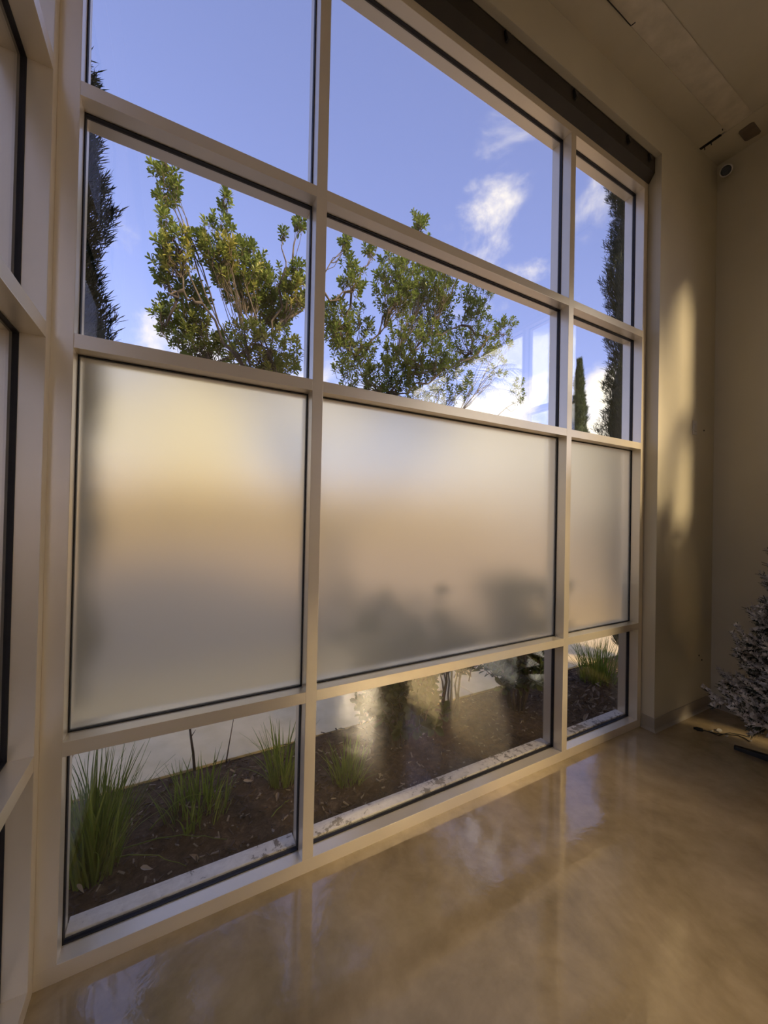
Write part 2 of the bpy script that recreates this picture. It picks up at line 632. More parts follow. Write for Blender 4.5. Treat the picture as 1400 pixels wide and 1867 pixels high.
def storefront(name, label, loc, rotz, posts, frost_row=True, head_top=ZH + MW):
    """posts: list of (s0, s1) of each upright; local x runs along the wall, local +y points outdoors"""
    w = bpy.data.objects.new(name, None)
    COL.objects.link(w)
    w.location = loc
    w.rotation_euler = (0, 0, rotz)
    struct(w)
    w['label'] = label
    w['category'] = 'window'
    s_lo, s_hi = posts[0][0], posts[-1][1]
    MB().box((s_lo, 0, 0), (s_hi, MD, ZS)).build('sill', M['frame'], w, bevel=0.0015)
    MB().box((s_lo, 0, ZH), (s_hi, MD, head_top)).build('head', M['frame'], w, bevel=0.0015)
    for i, (a, b) in enumerate(posts):
        nm = 'jamb' if i in (0, len(posts) - 1) else 'mullion'
        MB().box((a, 0, ZS), (b, MD, ZH)).build(nm, M['frame'], w, bevel=0.0015)
    rows = [(ZS, Z1 - MW), (Z1, Z2 - MW), (Z2, Z3 - MW), (Z3, ZH)]
    for (a0, a1), (b0, b1) in zip(posts[:-1], posts[1:]):
        x0, x1 = a1, b0
        for zt in (Z1, Z2, Z3):
            MB().box((x0, 0.0004, zt - MW), (x1, MD - 0.0004, zt)).build('transom', M['frame'], w, bevel=0.0012)
        MB().box((x0 + 0.004, 0.093, ZS - 0.004), (x1 - 0.004, 0.165, ZS + 0.012)).build('exterior_ledge', M['ledge'], w, bevel=0.003)
        for r, (z0, z1) in enumerate(rows):
            fr = frost_row and r == 1
            g = 0.0045
            pane = MB().box((x0 + g, 0.074, z0 + g), (x1 - g, 0.081, z1 - g)).build(
                'frosted_pane' if fr else 'clear_pane', M['frost'] if fr else M['glass'], w)
            ring = MB()
            for (p0, p1) in (((x0, z0), (x1, z0 + g)), ((x0, z1 - g), (x1, z1)), ((x0, z0 + g), (x0 + g, z1 - g)), ((x1 - g, z0 + g), (x1, z1 - g))):
                ring.box((p0[0], 0.066, p0[1]), (p1[0], 0.089, p1[1]))
            ring.build('gasket', M['gasket'], pane)
    return w


storefront('window_1', 'tall gridded window with a frosted middle row looking out on trees', (0, 0, 0), 0,
           [(XL, X0R), (0.0, MW), (XM2, XM2 + MW), (XRJ, XRJ + MW)])
# side window: local x runs towards -y ... its outdoor side is -x
storefront('window_2', 'side window meeting the tall window in the corner', (XL, 0, 0), PI / 2,
           [(-1.65, -1.6), (-MW, 0.0)], frost_row=False)
# window in the right wall, beyond the pier: its outdoor side is +x
storefront('window_3', 'window in the right wall seen mirrored in the tall window glass', (XC, 0, 0), -PI / 2,
           [(1.08, 1.13), (1.90, 1.95), (3.62, 3.67), (5.00, 5.05)])
storefront('window_4', 'far window in the right wall seen only as a glow in the polished floor', (XC, 0, 0), -PI / 2,
           [(6.15, 6.20), (7.50, 7.55), (8.40, 8.45)])
struct(MB().box((XL - MD, 0.0, 0.0), (XL, MD, ZH + MW)).build('trim_3', M['frame'], bevel=0.002), 'unseen corner post between the two windows, added to block light')  # fills the outer corner out of view, added to keep light out
struct(MB().box((XRJ + MW, 0.02, 0.0), (XP + 0.01, MD, ZH + MW)).build('trim_4', M['gasket']), 'dark sealant joint between window and pier')

# shade housing over the head of the tall window
trim = struct(MB().prism([(0.0, ZH + MW + 0.001), (-0.044, 4.405), (-0.045, ZP), (0.0, ZP)], XL, XP - 0.004).build('trim_1', M['housing'], fix=True),
              'dark brown shade housing above the tall window')
for x in (-0.6, -0.1, 0.5, 1.12, 1.75, 2.37, 2.66):
    b = MB()
    b.add([(x - 0.022, -0.046, 4.500), (x + 0.022, -0.046, 4.500), (x + 0.008, -0.046, 4.445), (x - 0.008, -0.046, 4.445),
           (x - 0.022, -0.060, 4.500), (x + 0.022, -0.060, 4.500), (x + 0.006, -0.066, 4.450), (x - 0.006, -0.066, 4.450)],
          [(0, 1, 2, 3), (7, 6, 5, 4), (0, 4, 5, 1), (1, 5, 6, 2), (2, 6, 7, 3), (3, 7, 4, 0)])
    b.build('shade_clip', M['black'], trim, fix=True)

# ------------------------------------------------------------------ ground outdoors
struct(MB().box((-60, 2.62, -0.3), (90, 120, -0.10)).build('ground', M['asphalt']), 'grey paved lot beyond the sidewalk')
gr2 = MB().box((XC + 2.2, -60, -0.3), (90, 2.62, -0.10))
gr2.box((-60, -60, -0.3), (XL - 2.0, 2.62, -0.10))
gr2.box((XL - 2.0, -60, -0.3), (XC + 2.2, YBACK - 0.25, -0.10))
struct(gr2.build('ground_beside', M['asphalt']), 'grey paved ground around the building')
sw = bpy.data.objects.new('sidewalk', None)
COL.objects.link(sw)
struct(sw)
sw['label'] = 'pale concrete sidewalk along the planting bed'
sw['category'] = 'sidewalk'
for i in range(9):
    x0 = -5.6 + i * 1.5
    MB().box((x0, 1.0, -0.16), (x0 + 1.49, 2.62, 0.012)).build('slab', M['concrete'], sw, bevel=0.006)


# low tan building across the lot, only a blur through the frosted panes
bd = thing('low_building', 'low sunlit tan building blurred behind the frosted panes', 'building', (8.0, 30.0, -0.1))
MB().box((-30, 0, 0), (26, 8, 3.6)).build('wall', M['tan_wall'], bd)
MB().box((-30.2, -0.3, 3.6), (26.2, 8.2, 3.9)).build('roof', M['concrete'], bd)
for i in range(12):
    wx = -28 + i * 4.5
    wn = MB().box((wx, -0.04, 1.0), (wx + 1.8, 0.02, 2.6)).build('window', M['frame'], bd)
    MB().box((wx + 0.08, -0.06, 1.08), (wx + 1.72, -0.03, 2.52)).build('pane', M['lens'], wn)


def bed_mesh(x0, x1, y0, y1, nx, ny, seed):
    r = random.Random(seed)
    mb = MB()
    vs_, fs_ = [], []
    for i in range(nx + 1):
        for j in range(ny + 1):
            x = x0 + (x1 - x0) * i / nx
            y = y0 + (y1 - y0) * j / ny
            z = 0.004 + 0.02 * math.sin(x * 2.7 + y * 3) * math.sin(y * 4.1 + x) + r.uniform(-0.009, 0.009)
            if j in (0,) or i in (0, nx):
                z = -0.02
            if j == ny:
                z = -0.004
            vs_.append((x, y, z))
    for i in range(nx):
        for j in range(ny):
            a = i * (ny + 1) + j
            fs_.append((a, a + ny + 1, a + ny + 2, a + 1))
    mb.add(vs_, fs_)
    return mb


bed = struct(bed_mesh(-3.0, 6.3, 0.155, 1.0, 210, 26, 3).build('planting_bed', M['soil'], smooth=True),
             'dark mulched planting bed outside the window')
bed['category'] = 'bed'
bed2 = struct(bed_mesh(XC + 0.16, XC + 2.2, -9.5, -0.2, 40, 110, 4).build('planting_bed_side', M['soil'], smooth=True),
              'planting bed outside the right wall')
bed3 = struct(bed_mesh(XL - 2.0, XL - 0.16, -9.5, 0.155, 30, 60, 5).build('planting_bed_left', M['soil'], smooth=True),
              'planting bed outside the side window')


def mulch():
    mb = MB()
    r = random.Random(11)
    for k in range(3200):
        x = r.uniform(-1.4, 4.2)
        y = r.uniform(0.18, 0.99)
        z = 0.004 + 0.02 * math.sin(x * 2.7 + y * 3) * math.sin(y * 4.1 + x) + r.uniform(0, 0.012)
        L_, w_, h_ = r.uniform(0.005, 0.022), r.uniform(0.0015, 0.005), r.uniform(0.001, 0.004)
        m_ = Matrix.Translation((x, y, z)) @ Euler((r.uniform(-0.5, 0.5), r.uniform(-0.5, 0.5), r.uniform(0, PI))).to_matrix().to_4x4()
        c = [m_ @ Vector((sx * L_, sy * w_, sz * h_)) for sz in (-1, 1) for sx, sy in ((-1, -1), (1, -1), (1, 1), (-1, 1))]
        mb.add(c, [(4, 5, 6, 7), (0, 1, 5, 4), (1, 2, 6, 5), (2, 3, 7, 6), (3, 0, 4, 7)], 0 if r.random() < 0.86 else 1)
    return mb


mo = mulch().build('mulch', [M['chip'], M['dry']], bed)
mo['kind'] = 'stuff'

# ------------------------------------------------------------------ plants
# --- leaf clusters


def leaf_pts(length, width, fold, droop):
    """an obovate leaf along +x, folded on its midrib"""
    prof = [(0.0, 0.04), (0.25, 0.45), (0.6, 1.0), (0.85, 0.8), (1.0, 0.1)]
    mid, lf, rt = [], [], []
    for t, w_ in prof:
        z = -droop * t * t * length
        mid.append((t * length, 0, z))
        lf.append((t * length, w_ * width / 2, z + fold * w_ * width / 2))
        rt.append((t * length, -w_ * width / 2, z + fold * w_ * width / 2))
    vs_ = mid + lf + rt
    k = len(prof)
    fs_ = []
    for i in range(k - 1):
        fs_.append((i, i + 1, k + i + 1, k + i))
        fs_.append((i + 1, i, 2 * k + i, 2 * k + i + 1))
    return vs_, fs_


def cluster_mesh(name, n_leaf, length, width, twig, leafmat, seed, spread=1.0):
    r = random.Random(seed)
    mb = MB()
    mb.tube([(0, 0, -twig), (0.004, 0.002, -twig * 0.4), (0, 0, 0.012)], [0.004, 0.003, 0.0018], 5, 1)
    for i in range(n_leaf):
        a = i * 2.39996 + r.uniform(-0.3, 0.3)
        t = i / max(1, n_leaf - 1)
        el = (0.15 + 1.05 * t) * spread
        L_ = length * r.uniform(0.75, 1.15)
        vv, ff = leaf_pts(L_, width * r.uniform(0.85, 1.15), 0.35, r.uniform(-0.05, 0.3))
        m_ = Matrix.Translation((0, 0, -twig * 0.5 * (1 - t))) @ Matrix.Rotation(a, 4, 'Z') @ Matrix.Rotation(-el, 4, 'Y') @ Matrix.Rotation(r.uniform(-0.5, 0.5), 4, 'X')
        mb.add([m_ @ Vector(q) for q in vv], ff, 0)
    return mb.mesh(name, [leafmat, M['twig']])


TREE_CL = [cluster_mesh('leaf_cluster', random.randint(9, 13), 0.082, 0.032, 0.14, M['tree_leaf'], 100 + i) for i in range(7)]
SHRUB_CL = [cluster_mesh('leaf_cluster', random.randint(8, 11), 0.066, 0.036, 0.10, M['shrub_leaf'], 200 + i) for i in range(5)]


def join_instances(items, name, mats, parent, extra=None):
    """items: (mesh, matrix); one object holding a copy of each, joined"""
    cache, V, LV, LT, MI, off = {}, [], [], [], [], 0
    for me, mt in items:
        if me.name not in cache:
            co = np.empty(len(me.vertices) * 3)
            me.vertices.foreach_get('co', co)
            lv = np.empty(len(me.loops), dtype=np.int32)
            me.loops.foreach_get('vertex_index', lv)
            lt = np.empty(len(me.polygons), dtype=np.int32)
            me.polygons.foreach_get('loop_total', lt)
            mi = np.empty(len(me.polygons), dtype=np.int32)
            me.polygons.foreach_get('material_index', mi)
            cache[me.name] = (co.reshape(-1, 3), lv, lt, mi)
        co, lv, lt, mi = cache[me.name]
        A = np.array(mt)
        V.append(co @ A[:3, :3].T + A[:3, 3])
        LV.append(lv + off)
        LT.append(lt)
        MI.append(mi)
        off += len(co)
    if extra is not None:
        V.append(np.array(extra.v))
        LV.append(np.array([i for f in extra.f for i in f], dtype=np.int32) + off)
        LT.append(np.array([len(f) for f in extra.f], dtype=np.int32))
        MI.append(np.array(extra.mi, dtype=np.int32))
    V, LV, LT, MI = np.concatenate(V), np.concatenate(LV), np.concatenate(LT), np.concatenate(MI)
    me = bpy.data.meshes.new(name)
    me.vertices.add(len(V))
    me.vertices.foreach_set('co', V.astype(np.float32).ravel())
    me.loops.add(len(LV))
    me.loops.foreach_set('vertex_index', LV)
    me.polygons.add(len(LT))
    me.polygons.foreach_set('loop_start', np.concatenate([[0], np.cumsum(LT)[:-1]]).astype(np.int32))
    me.polygons.foreach_set('loop_total', LT)
    for q in mats:
        me.materials.append(q)
    me.polygons.foreach_set('material_index', MI)
    me.update(calc_edges=True)
    me.validate()
    o = link(name, me, parent)
    o['kind'] = 'stuff'
    return o


def curve_pts(a, b, sag, k, r, wob=0.05):
    a, b = Vector(a), Vector(b)
    out = []
    for i in range(k + 1):
        t = i / k
        q = a.lerp(b, t)
        q += Vector((0, 0, sag * math.sin(t * PI)))
        if 0 < i < k:
            q += Vector((r.uniform(-wob, wob), r.uniform(-wob, wob), r.uniform(-wob, wob)))
        out.append(q)
    return out


def broadleaf_tree():
    r = random.Random(21)
    Y = 3.0
    base = Vector((1.25, Y, -0.1))
    t = thing('broadleaf_tree', 'leafy broadleaf tree with sunlit yellow-green crown and upright shoots beyond the sidewalk', 'tree', base)
    fork = Vector((1.25, Y, 1.25))
    mb = MB()
    mb.tube([base - base, Vector((0.03, 0, 0.5)), fork - base], [0.13, 0.11, 0.10], 10)
    mb.build('trunk', M['bark'], t, smooth=True)
    # masses of foliage: pixel centre and half-size in the photograph, depth about the trunk, number of clusters
    blobs = [(305, 330, 28, 45, 22, -.2), (300, 395, 14, 20, 5, -.2), (325, 450, 40, 45, 34, -.2), (300, 490, 28, 30, 16, 0), (300, 575, 22, 38, 14, .2),
             (345, 560, 40, 60, 50, .2), (400, 450, 38, 60, 50, -.3), (412, 365, 12, 14, 5, -.3), (440, 500, 58, 60, 90, 0), (370, 620, 60, 40, 60, .3),
             (500, 540, 50, 55, 80, .2), (545, 520, 30, 50, 30, -.3), (545, 400, 14, 24, 8, -.2), (517, 425, 10, 8, 3, -.2), (480, 640, 80, 45, 90, 0),
             (630, 440, 14, 18, 7, -.3), (643, 500, 28, 40, 22, -.2), (678, 452, 17, 16, 9, .2), (615, 590, 30, 50, 40, 0), (650, 620, 50, 60, 60, .3),
             (720, 520, 45, 60, 70, -.2), (765, 402, 18, 22, 12, 0), (765, 490, 50, 55, 75, .1), (780, 570, 50, 50, 70, .3), (810, 520, 35, 40, 35, -.3),
             (870, 545, 32, 34, 30, -.1), (920, 595, 22, 25, 14, 0), (850, 620, 60, 45, 60, .2), (760, 640, 80, 50, 95, -.2), (690, 690, 90, 40, 95, .1), (800, 700, 70, 45, 60, .3),
             (900, 650, 40, 40, 22, .2), (945, 715, 14, 26, 8, 0)]
    stuff = []
    placed = 0
    all_cl, last = [], []
    for (u, v, ru, rv, cnt, dy) in blobs:
        c = at_y(u, v, Y + dy)
        dist = (c - CAM).dot(CAM_M @ Vector((0, 0, -1)))
        rx, rz = ru / FPX * dist, rv / FPX * dist
        ry = min(0.55, max(rx, 0.12))
        br = MB()
        start = last[-1] if last and len(all_cl) % 3 else fork + Vector((r.uniform(-.06, .06), r.uniform(-.05, .05), r.uniform(-.1, .1)))
        inner = c + Vector((0, 0, -rz * 0.6))
        path = curve_pts(start - base, inner - base, -0.12, 7, r, 0.05)
        last.append(path[4] + base)
        br.tube(path, [0.019 - 0.015 * i / 7 for i in range(8)], 6)
        for k in range(int(cnt * 2.1)):
            for _ in range(20):
                q = Vector((r.uniform(-1, 1), r.uniform(-1, 1), r.uniform(-1, 1)))
                if q.length < 1:
                    break
            pos = c + Vector((q.x * rx, q.y * ry, q.z * rz))
            out = Vector((q.x * 0.7, q.y * 0.7, 0.9 + q.z * 0.3)) + Vector((r.uniform(-.4, .4), r.uniform(-.4, .4), 0))
            rot = out.to_track_quat('Z', 'Y').to_matrix().to_4x4() @ Matrix.Rotation(r.uniform(0, 6.28), 4, 'Z')
            s_ = r.uniform(0.58, 0.92)
            mt = Matrix.Translation(pos - base) @ rot @ Matrix.Scale(s_, 4)
            all_cl.append((r.choice(TREE_CL), mt, pos))
            if k % 4 == 0:
                tip = (pos - base) - out.normalized() * 0.12
                s0 = path[r.choice((5, 6, 7))]
                br.tube(curve_pts(s0, tip, -0.04, 4, r, 0.025), [0.006, 0.005, 0.004, 0.003, 0.002], 4, cap=False)
        br.build('branch', M['branch'], t, smooth=True)
    r.shuffle(all_cl)
    all_cl.sort(key=lambda a: (a[2] - CAM).length)
    for me, mt, pos in all_cl[:290]:
        o = link('leaf_cluster', me, t)
        o.matrix_local = mt
    join_instances([(a, b) for a, b, _ in all_cl[290:]], 'foliage', [M['tree_leaf'], M['twig']], t)
    return t


broadleaf_tree()


# --- cypresses
def spray_mesh(seed, mat):
    r = random.Random(seed)
    mb = MB()
    for i in range(9):
        L_ = r.uniform(0.06, 0.13)
        d = Vector((r.uniform(-0.6, 0.6), r.uniform(-0.5, 0.5), 1.0)).normalized()
        st = Vector((r.uniform(-0.02, 0.02), r.uniform(-0.02, 0.02), r.uniform(-0.05, 0.05)))
        side = d.cross(Vector((r.uniform(-1, 1), r.uniform(-1, 1), 0.1))).normalized() * r.uniform(0.003, 0.005)
        a, b, c = st, st + d * L_ * 0.6, st + d * L_
        mb.add([a - side * 0.5, a + side * 0.5, b + side, b - side, c], [(0, 1, 2, 3), (3, 2, 4)])
    return mb.mesh('spray', mat)


def cypress(label, base, height, rad, seed, mat, n_spray, n_part, cut=0.0, sc=1.0, group=None, rfun=None):
    r = random.Random(seed)
    t = thing('italian_cypress', label, 'cypress', base, 0, group)
    MB().tube([(0, 0, -0.05), (0, 0, height * 0.5), (0, 0, height * 0.97)], [rad * 0.22, rad * 0.15, 0.01], 8).build('trunk', M['bark'], t, smooth=True)
    vars_ = [spray_mesh(seed * 10 + i, mat) for i in range(5)]

    def R_(z):
        s_ = z / height
        b_ = min(1.0, (s_ + 0.04) * 9) * min(1.0, (1 - s_) * 2.2 + 0.03) ** 0.8
        return rad * b_ * (1 + 0.13 * math.sin(z * 4.3 + seed) + 0.08 * math.sin(z * 11 + seed * 2)) * (rfun(z) if rfun else 1)
    # dark inner mass so that no sky shines through the column
    core = MB()
    nz_, na = 60, 14
    vv, ff = [], []
    for i in range(nz_ + 1):
        z = cut + (height * 0.985 - cut) * i / nz_
        for k in range(na):
            a = 2 * PI * k / na
            q = R_(z) * 0.74 * r.uniform(0.78, 1.12)
            vv.append((q * math.cos(a), q * math.sin(a), z))
    for i in range(nz_):
        for k in range(na):
            ff.append((i * na + k, i * na + (k + 1) % na, (i + 1) * na + (k + 1) % na, (i + 1) * na + k))
    core.add(vv, ff)
    items = []
    for k in range(n_spray):
        z = cut + (height - cut) * (1 - math.sqrt(r.random()) * 0.98) if False else cut + (height * 0.99 - cut) * r.random()
        a = r.uniform(0, 2 * PI)
        q = R_(z) * r.uniform(0.70, 1.0) * (1 + 0.10 * math.sin(3 * a + z * 5.1 + seed) + 0.07 * math.sin(5 * a - z * 9.7))
        pos = Vector((q * math.cos(a), q * math.sin(a), z))
        lean = Vector((math.cos(a) * 0.5, math.sin(a) * 0.5, 1.0)) + Vector((r.uniform(-.25, .25), r.uniform(-.25, .25), 0))
        mt = Matrix.Translation(pos) @ lean.to_track_quat('Z', 'Y').to_matrix().to_4x4() @ Matrix.Rotation(r.uniform(0, 6.28), 4, 'Z') @ Matrix.Scale(sc * r.uniform(0.8, 1.4), 4)
        items.append((r.choice(vars_), mt))
    for me, mt in items[:n_part]:
        o = link('spray', me, t)
        o.matrix_local = mt @ Matrix.Scale(1.15, 4)
    join_instances(items[n_part:], 'foliage', [mat], t, core)
    return t


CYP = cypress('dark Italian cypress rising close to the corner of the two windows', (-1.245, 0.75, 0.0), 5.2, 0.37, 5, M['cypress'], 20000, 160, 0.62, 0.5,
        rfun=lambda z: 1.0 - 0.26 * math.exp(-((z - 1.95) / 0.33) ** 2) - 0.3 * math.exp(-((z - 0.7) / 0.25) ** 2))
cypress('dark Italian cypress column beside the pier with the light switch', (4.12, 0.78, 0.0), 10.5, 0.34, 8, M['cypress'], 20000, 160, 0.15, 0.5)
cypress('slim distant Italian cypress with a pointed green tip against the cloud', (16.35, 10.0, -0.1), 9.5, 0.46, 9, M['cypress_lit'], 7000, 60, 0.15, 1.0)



def copy_tree(o, parent=None):
    c = o.copy()
    COL.objects.link(c)
    c.parent = parent
    for ch in list(o.children):
        copy_tree(ch, c)
    return c


for (x, y, s_) in ((-2.0, 0.05, 0.95), (-2.0, -0.98, 1.0), (-2.0, -2.05, 1.0)):  # row added to cut the sky light coming through the side window
    c_ = copy_tree(CYP)
    c_.location = (x, y, 0.0)
    c_.rotation_euler.z = y * 3
    c_.scale = (s_, s_, s_)
    tag(c_, 'dark Italian cypress in the row added to block sky light at the side window', 'cypress', 'added cypresses outside the side window')

# --- grass clumps
def blade_mesh(seed):
    r = random.Random(seed)
    mb = MB()
    L_ = 1.0
    bend = r.uniform(0.05, 0.45)
    w0 = r.uniform(0.010, 0.016)
    vs_, fs_ = [], []
    k = 6
    for i in range(k + 1):
        t = i / k
        x = bend * t ** 2.2 * L_
        z = L_ * t * (1 - 0.22 * bend * t)
        w_ = w0 * (1 - t ** 2.5) * 0.5 + 0.0006
        vs_ += [(x, -w_, z), (x + 0.002, 0, z), (x, w_, z)]
    for i in range(k):
        a = i * 3
        fs_ += [(a, a + 1, a + 4, a + 3), (a + 1, a + 2, a + 5, a + 4)]
    mb.add(vs_, fs_)
    return mb.mesh('blade', M['grass'], smooth=True)


BLADES = [blade_mesh(300 + i) for i in range(9)]


def grass_clump(label, x, y, n_, rad, h0, h1, seed, spread=0.35, group=None):
    r = random.Random(seed)
    t = thing('grass_clump', label, 'grass', (x, y, -0.01), 0, group)
    for k in range(n_):
        a = r.uniform(0, 2 * PI)
        q = rad * math.sqrt(r.random())
        h = r.uniform(h0, h1) * (1 - 0.25 * (q / rad))
        lean = r.gauss(0, 0.10) + spread * (q / rad) * 0.5
        o = link('blade', r.choice(BLADES), t, (q * math.cos(a), q * math.sin(a), -0.004),
                 Euler((r.gauss(0, 0.10), lean, a + r.gauss(0, 0.6))), None)
        o.scale = (h, r.uniform(0.35, 0.75), h)
    return t


CLUMP_A = grass_clump('tall thick green grass clump in the corner of the planting bed', -0.83, 0.46, 260, 0.10, 0.32, 0.66, 31, 0.35)
CLUMP_B = grass_clump('short sparse green grass clump beside the dry stem', -0.40, 0.60, 130, 0.15, 0.14, 0.36, 32, 0.4)
CLUMP_C = grass_clump('upright green grass clump next to the first mullion', 0.06, 0.62, 95, 0.075, 0.28, 0.52, 33, 0.35)
grass_clump('dim grass clump seen through the glare of the wide low pane', 0.42, 0.46, 100, 0.09, 0.16, 0.34, 34, 0.4)
grass_clump('bright grass clump at the foot of the right-hand cypress', 3.22, 0.66, 190, 0.15, 0.30, 0.62, 35, 0.4)
grass_clump('long-bladed grass clump standing behind the dark leaf litter', 2.70, 0.90, 70, 0.08, 0.28, 0.55, 36, 0.4)


def arc_blade(clump, a, b, h, seed):
    r = random.Random(seed)
    o_ = clump.location
    pts = [q - o_ for q in curve_pts(a, b, h, 10, r, 0.004)]
    MB().tube(pts, [0.0028 * (1 - 0.75 * i / 10) + 0.0006 for i in range(11)], 5).build('bent_blade', M['grass'], clump, smooth=True)


arc_blade(CLUMP_A, (-0.77, 0.50, 0.01), (-0.28, 0.34, 0.012), 0.05, 1)
arc_blade(CLUMP_A, (-0.75, 0.47, 0.01), (-0.46, 0.27, 0.012), 0.03, 2)
arc_blade(CLUMP_B, (-0.62, 0.58, 0.01), (-0.32, 0.66, 0.03), 0.07, 3)
arc_blade(CLUMP_C, (-0.08, 0.36, 0.012), (0.10, 0.47, 0.012), 0.02, 4)
st = MB().tube([(-0.40, 1.0, -0.01), (-0.41, 1.01, 0.10), (-0.425, 1.02, 0.20), (-0.44, 1.03, 0.33)], [0.009, 0.008, 0.007, 0.005], 7)
st.tube([(-0.425, 1.02, 0.20), (-0.40, 1.0, 0.25)], [0.004, 0.001], 5)
tag(st.build('dry_stem', M['bark'], smooth=True), 'thick dark dry stem standing at the edge of the sidewalk', 'stem')
st = MB().tube([(-0.215, 1.0, -0.01), (-0.20, 1.0, 0.10), (-0.17, 1.0, 0.30)], [0.005, 0.004, 0.002], 6)
tag(st.build('dry_stem', M['twig'], smooth=True), 'thin leaning dry stem between two grass clumps', 'stem')


def dead_leaf_mesh(seed):
    r = random.Random(seed)
    mb = MB()
    vv, ff = leaf_pts(0.055, 0.024, 0.6, r.uniform(-0.6, 0.6))
    mb.add(vv, ff)
    return mb.mesh('fallen_leaf', M['deadleaf'])


DL = [dead_leaf_mesh(i) for i in range(5)]
r_ = random.Random(77)
for k in range(34):
    x, y = r_.uniform(-0.85, 0.5), r_.uniform(0.24, 0.97)
    o = link('fallen_leaf', DL[k % 5], None, (x, y, 0.03), (r_.uniform(-.3, .3), r_.uniform(-.3, .3), r_.uniform(0, 6.28)), r_.uniform(0.6, 1.1))
    tag(o, 'small dry curled leaf lying on the soil between the grass clumps', 'leaf', 'dry leaves on the soil left of the shrubs')
spots = []
while len(spots) < 48:
    q = (r_.uniform(2.45, 3.02), r_.uniform(0.22, 0.62))
    if all((q[0] - w[0]) ** 2 + (q[1] - w[1]) ** 2 > 0.0022 for w in spots):
        spots.append(q)
for k, (x, y) in enumerate(spots):
    o = link('fallen_leaf', DL[k % 5], None, (x, y, 0.02 + r_.uniform(0, 0.12) * max(0, (x - 2.2))), (r_.uniform(-.6, .6), r_.uniform(-.6, .6), r_.uniform(0, 6.28)), r_.uniform(0.9, 1.5))
    tag(o, 'dark brown leaf in the deep litter below the right-hand grass', 'leaf', 'leaf litter outside the narrow pane')


# --- shrubs
def shrub(label, x, y, h, rad, n_stem, n_cl, seed, z_leaf=0.22, group=None):
    r = random.Random(seed)
    t = thing('shrub', label, 'shrub', (x, y, -0.01), 0, group)
    tips = []
    for k in range(n_stem):
        a = 2 * PI * k / n_stem + r.uniform(-.3, .3)
        q = rad * r.uniform(0.3, 0.95)
        tip = Vector((q * math.cos(a), q * math.sin(a), h * r.uniform(0.6, 0.95)))
        pts = curve_pts((0.05 * math.cos(a), 0.05 * math.sin(a), -0.02), tip, 0.0, 6, r, 0.018)
        MB().tube(pts, [0.011 - 0.0014 * i for i in range(7)], 5).build('stem', M['bark'], t, smooth=True)
        tips.append(pts)
    for k in range(n_cl):
        pts = r.choice(tips)
        i = r.randint(1, 6)
        q = pts[i] + Vector((r.gauss(0, 1), r.gauss(0, 1), r.gauss(0, 0.6))) * rad * 0.28
        if q.z < z_leaf:
            q.z = z_leaf + r.uniform(0, 0.25)
        d = Vector((q.x, q.y, 0.25 + 0.3 * r.random())) + Vector((r.uniform(-.2, .2), r.uniform(-.2, .2), 0))
        o = link('leaf_cluster', r.choice(SHRUB_CL), t)
        o.matrix_local = Matrix.Translation(q) @ d.to_track_quat('Z', 'Y').to_matrix().to_4x4() @ Matrix.Rotation(r.uniform(0, 6.28), 4, 'Z') @ Matrix.Scale(r.uniform(0.8, 1.35), 4)
    return t


shrub('dark leafy shrub with bare stems behind the middle of the wide low pane', 0.90, 0.66, 1.12, 0.36, 15, 290, 41, 0.26)
shrub('dark leafy shrub with bare stems beside the second mullion', 2.08, 0.66, 1.18, 0.33, 15, 290, 42, 0.26)
shrub('slender sparse shrub filling the gap between the two dark leafy ones', 1.45, 0.78, 1.0, 0.15, 9, 150, 43, 0.45)
for k, (yy, hh, lab) in enumerate(((-1.55, 0.95, 'shrub outside the right wall window, closest to the pier'), (-2.6, 0.85, 'shrub outside the right wall window, second from the pier'),
                                   (-3.7, 1.0, 'shrub outside the right wall window, third from the pier'), (-4.9, 0.9, 'shrub outside the right wall window, farthest from the pier'))):
    shrub(lab, XC + 0.75, yy, hh, 0.34, 10, 120, 50 + k, 0.2)


# --- palm mirrored in the glass
def palm():
    r = random.Random(61)
    base = Vector((9.2, -9.6, -0.1))
    t = thing('palm_tree', 'feathery palm mirrored in the upper glass of the wide window bay', 'palm', base)
    Ht = 6.4
    MB().tube([(0, 0, 0), (0.05, 0, 2.5), (0.0, 0.05, Ht)], [0.22, 0.17, 0.15], 10).build('trunk', M['bark'], t, smooth=True)
    for k in range(17):
        a = 2 * PI * k / 17 + r.uniform(-.15, .15)
        el = r.uniform(0.25, 1.25)
        Lf = r.uniform(2.2, 3.0)
        fr = MB()
        pts = []
        for i in range(13):
            s_ = i / 12
            ang = el - 1.7 * s_ * s_ * (0.6 + 0.4 * (1.3 - el))
            if i == 0:
                q = Vector((0, 0, Ht))
            else:
                q = pts[-1] + Vector((math.cos(a) * math.cos(ang), math.sin(a) * math.cos(ang), math.sin(ang))) * (Lf / 12)
            pts.append(q)
        fr.tube(pts, [0.022 * (1 - i / 13) + 0.003 for i in range(13)], 5)
        side = Vector((-math.sin(a), math.cos(a), 0))
        for i in range(2, 13):
            for h in (0.0, 0.33, 0.66):
                q = pts[i - 1].lerp(pts[i], h)
                d = (pts[i] - pts[i - 1]).normalized()
                ll = 0.55 * math.sin(PI * (0.12 + 0.82 * i / 13))
                for sg in (-1, 1):
                    tip = q + (side * sg * 0.75 + d * 0.5 + Vector((0, 0, -0.35 - 0.2 * r.random()))).normalized() * ll
                    w_ = d * 0.014
                    m_ = q.lerp(tip, 0.5) + Vector((0, 0, 0.04))
                    fr.add([q - w_, q + w_, m_ + w_, m_ - w_, tip], [(0, 1, 2, 3), (3, 2, 4)])
        fr.build('frond', M['palm'], t)
    return t


palm()

# ------------------------------------------------------------------ flocked Christmas tree


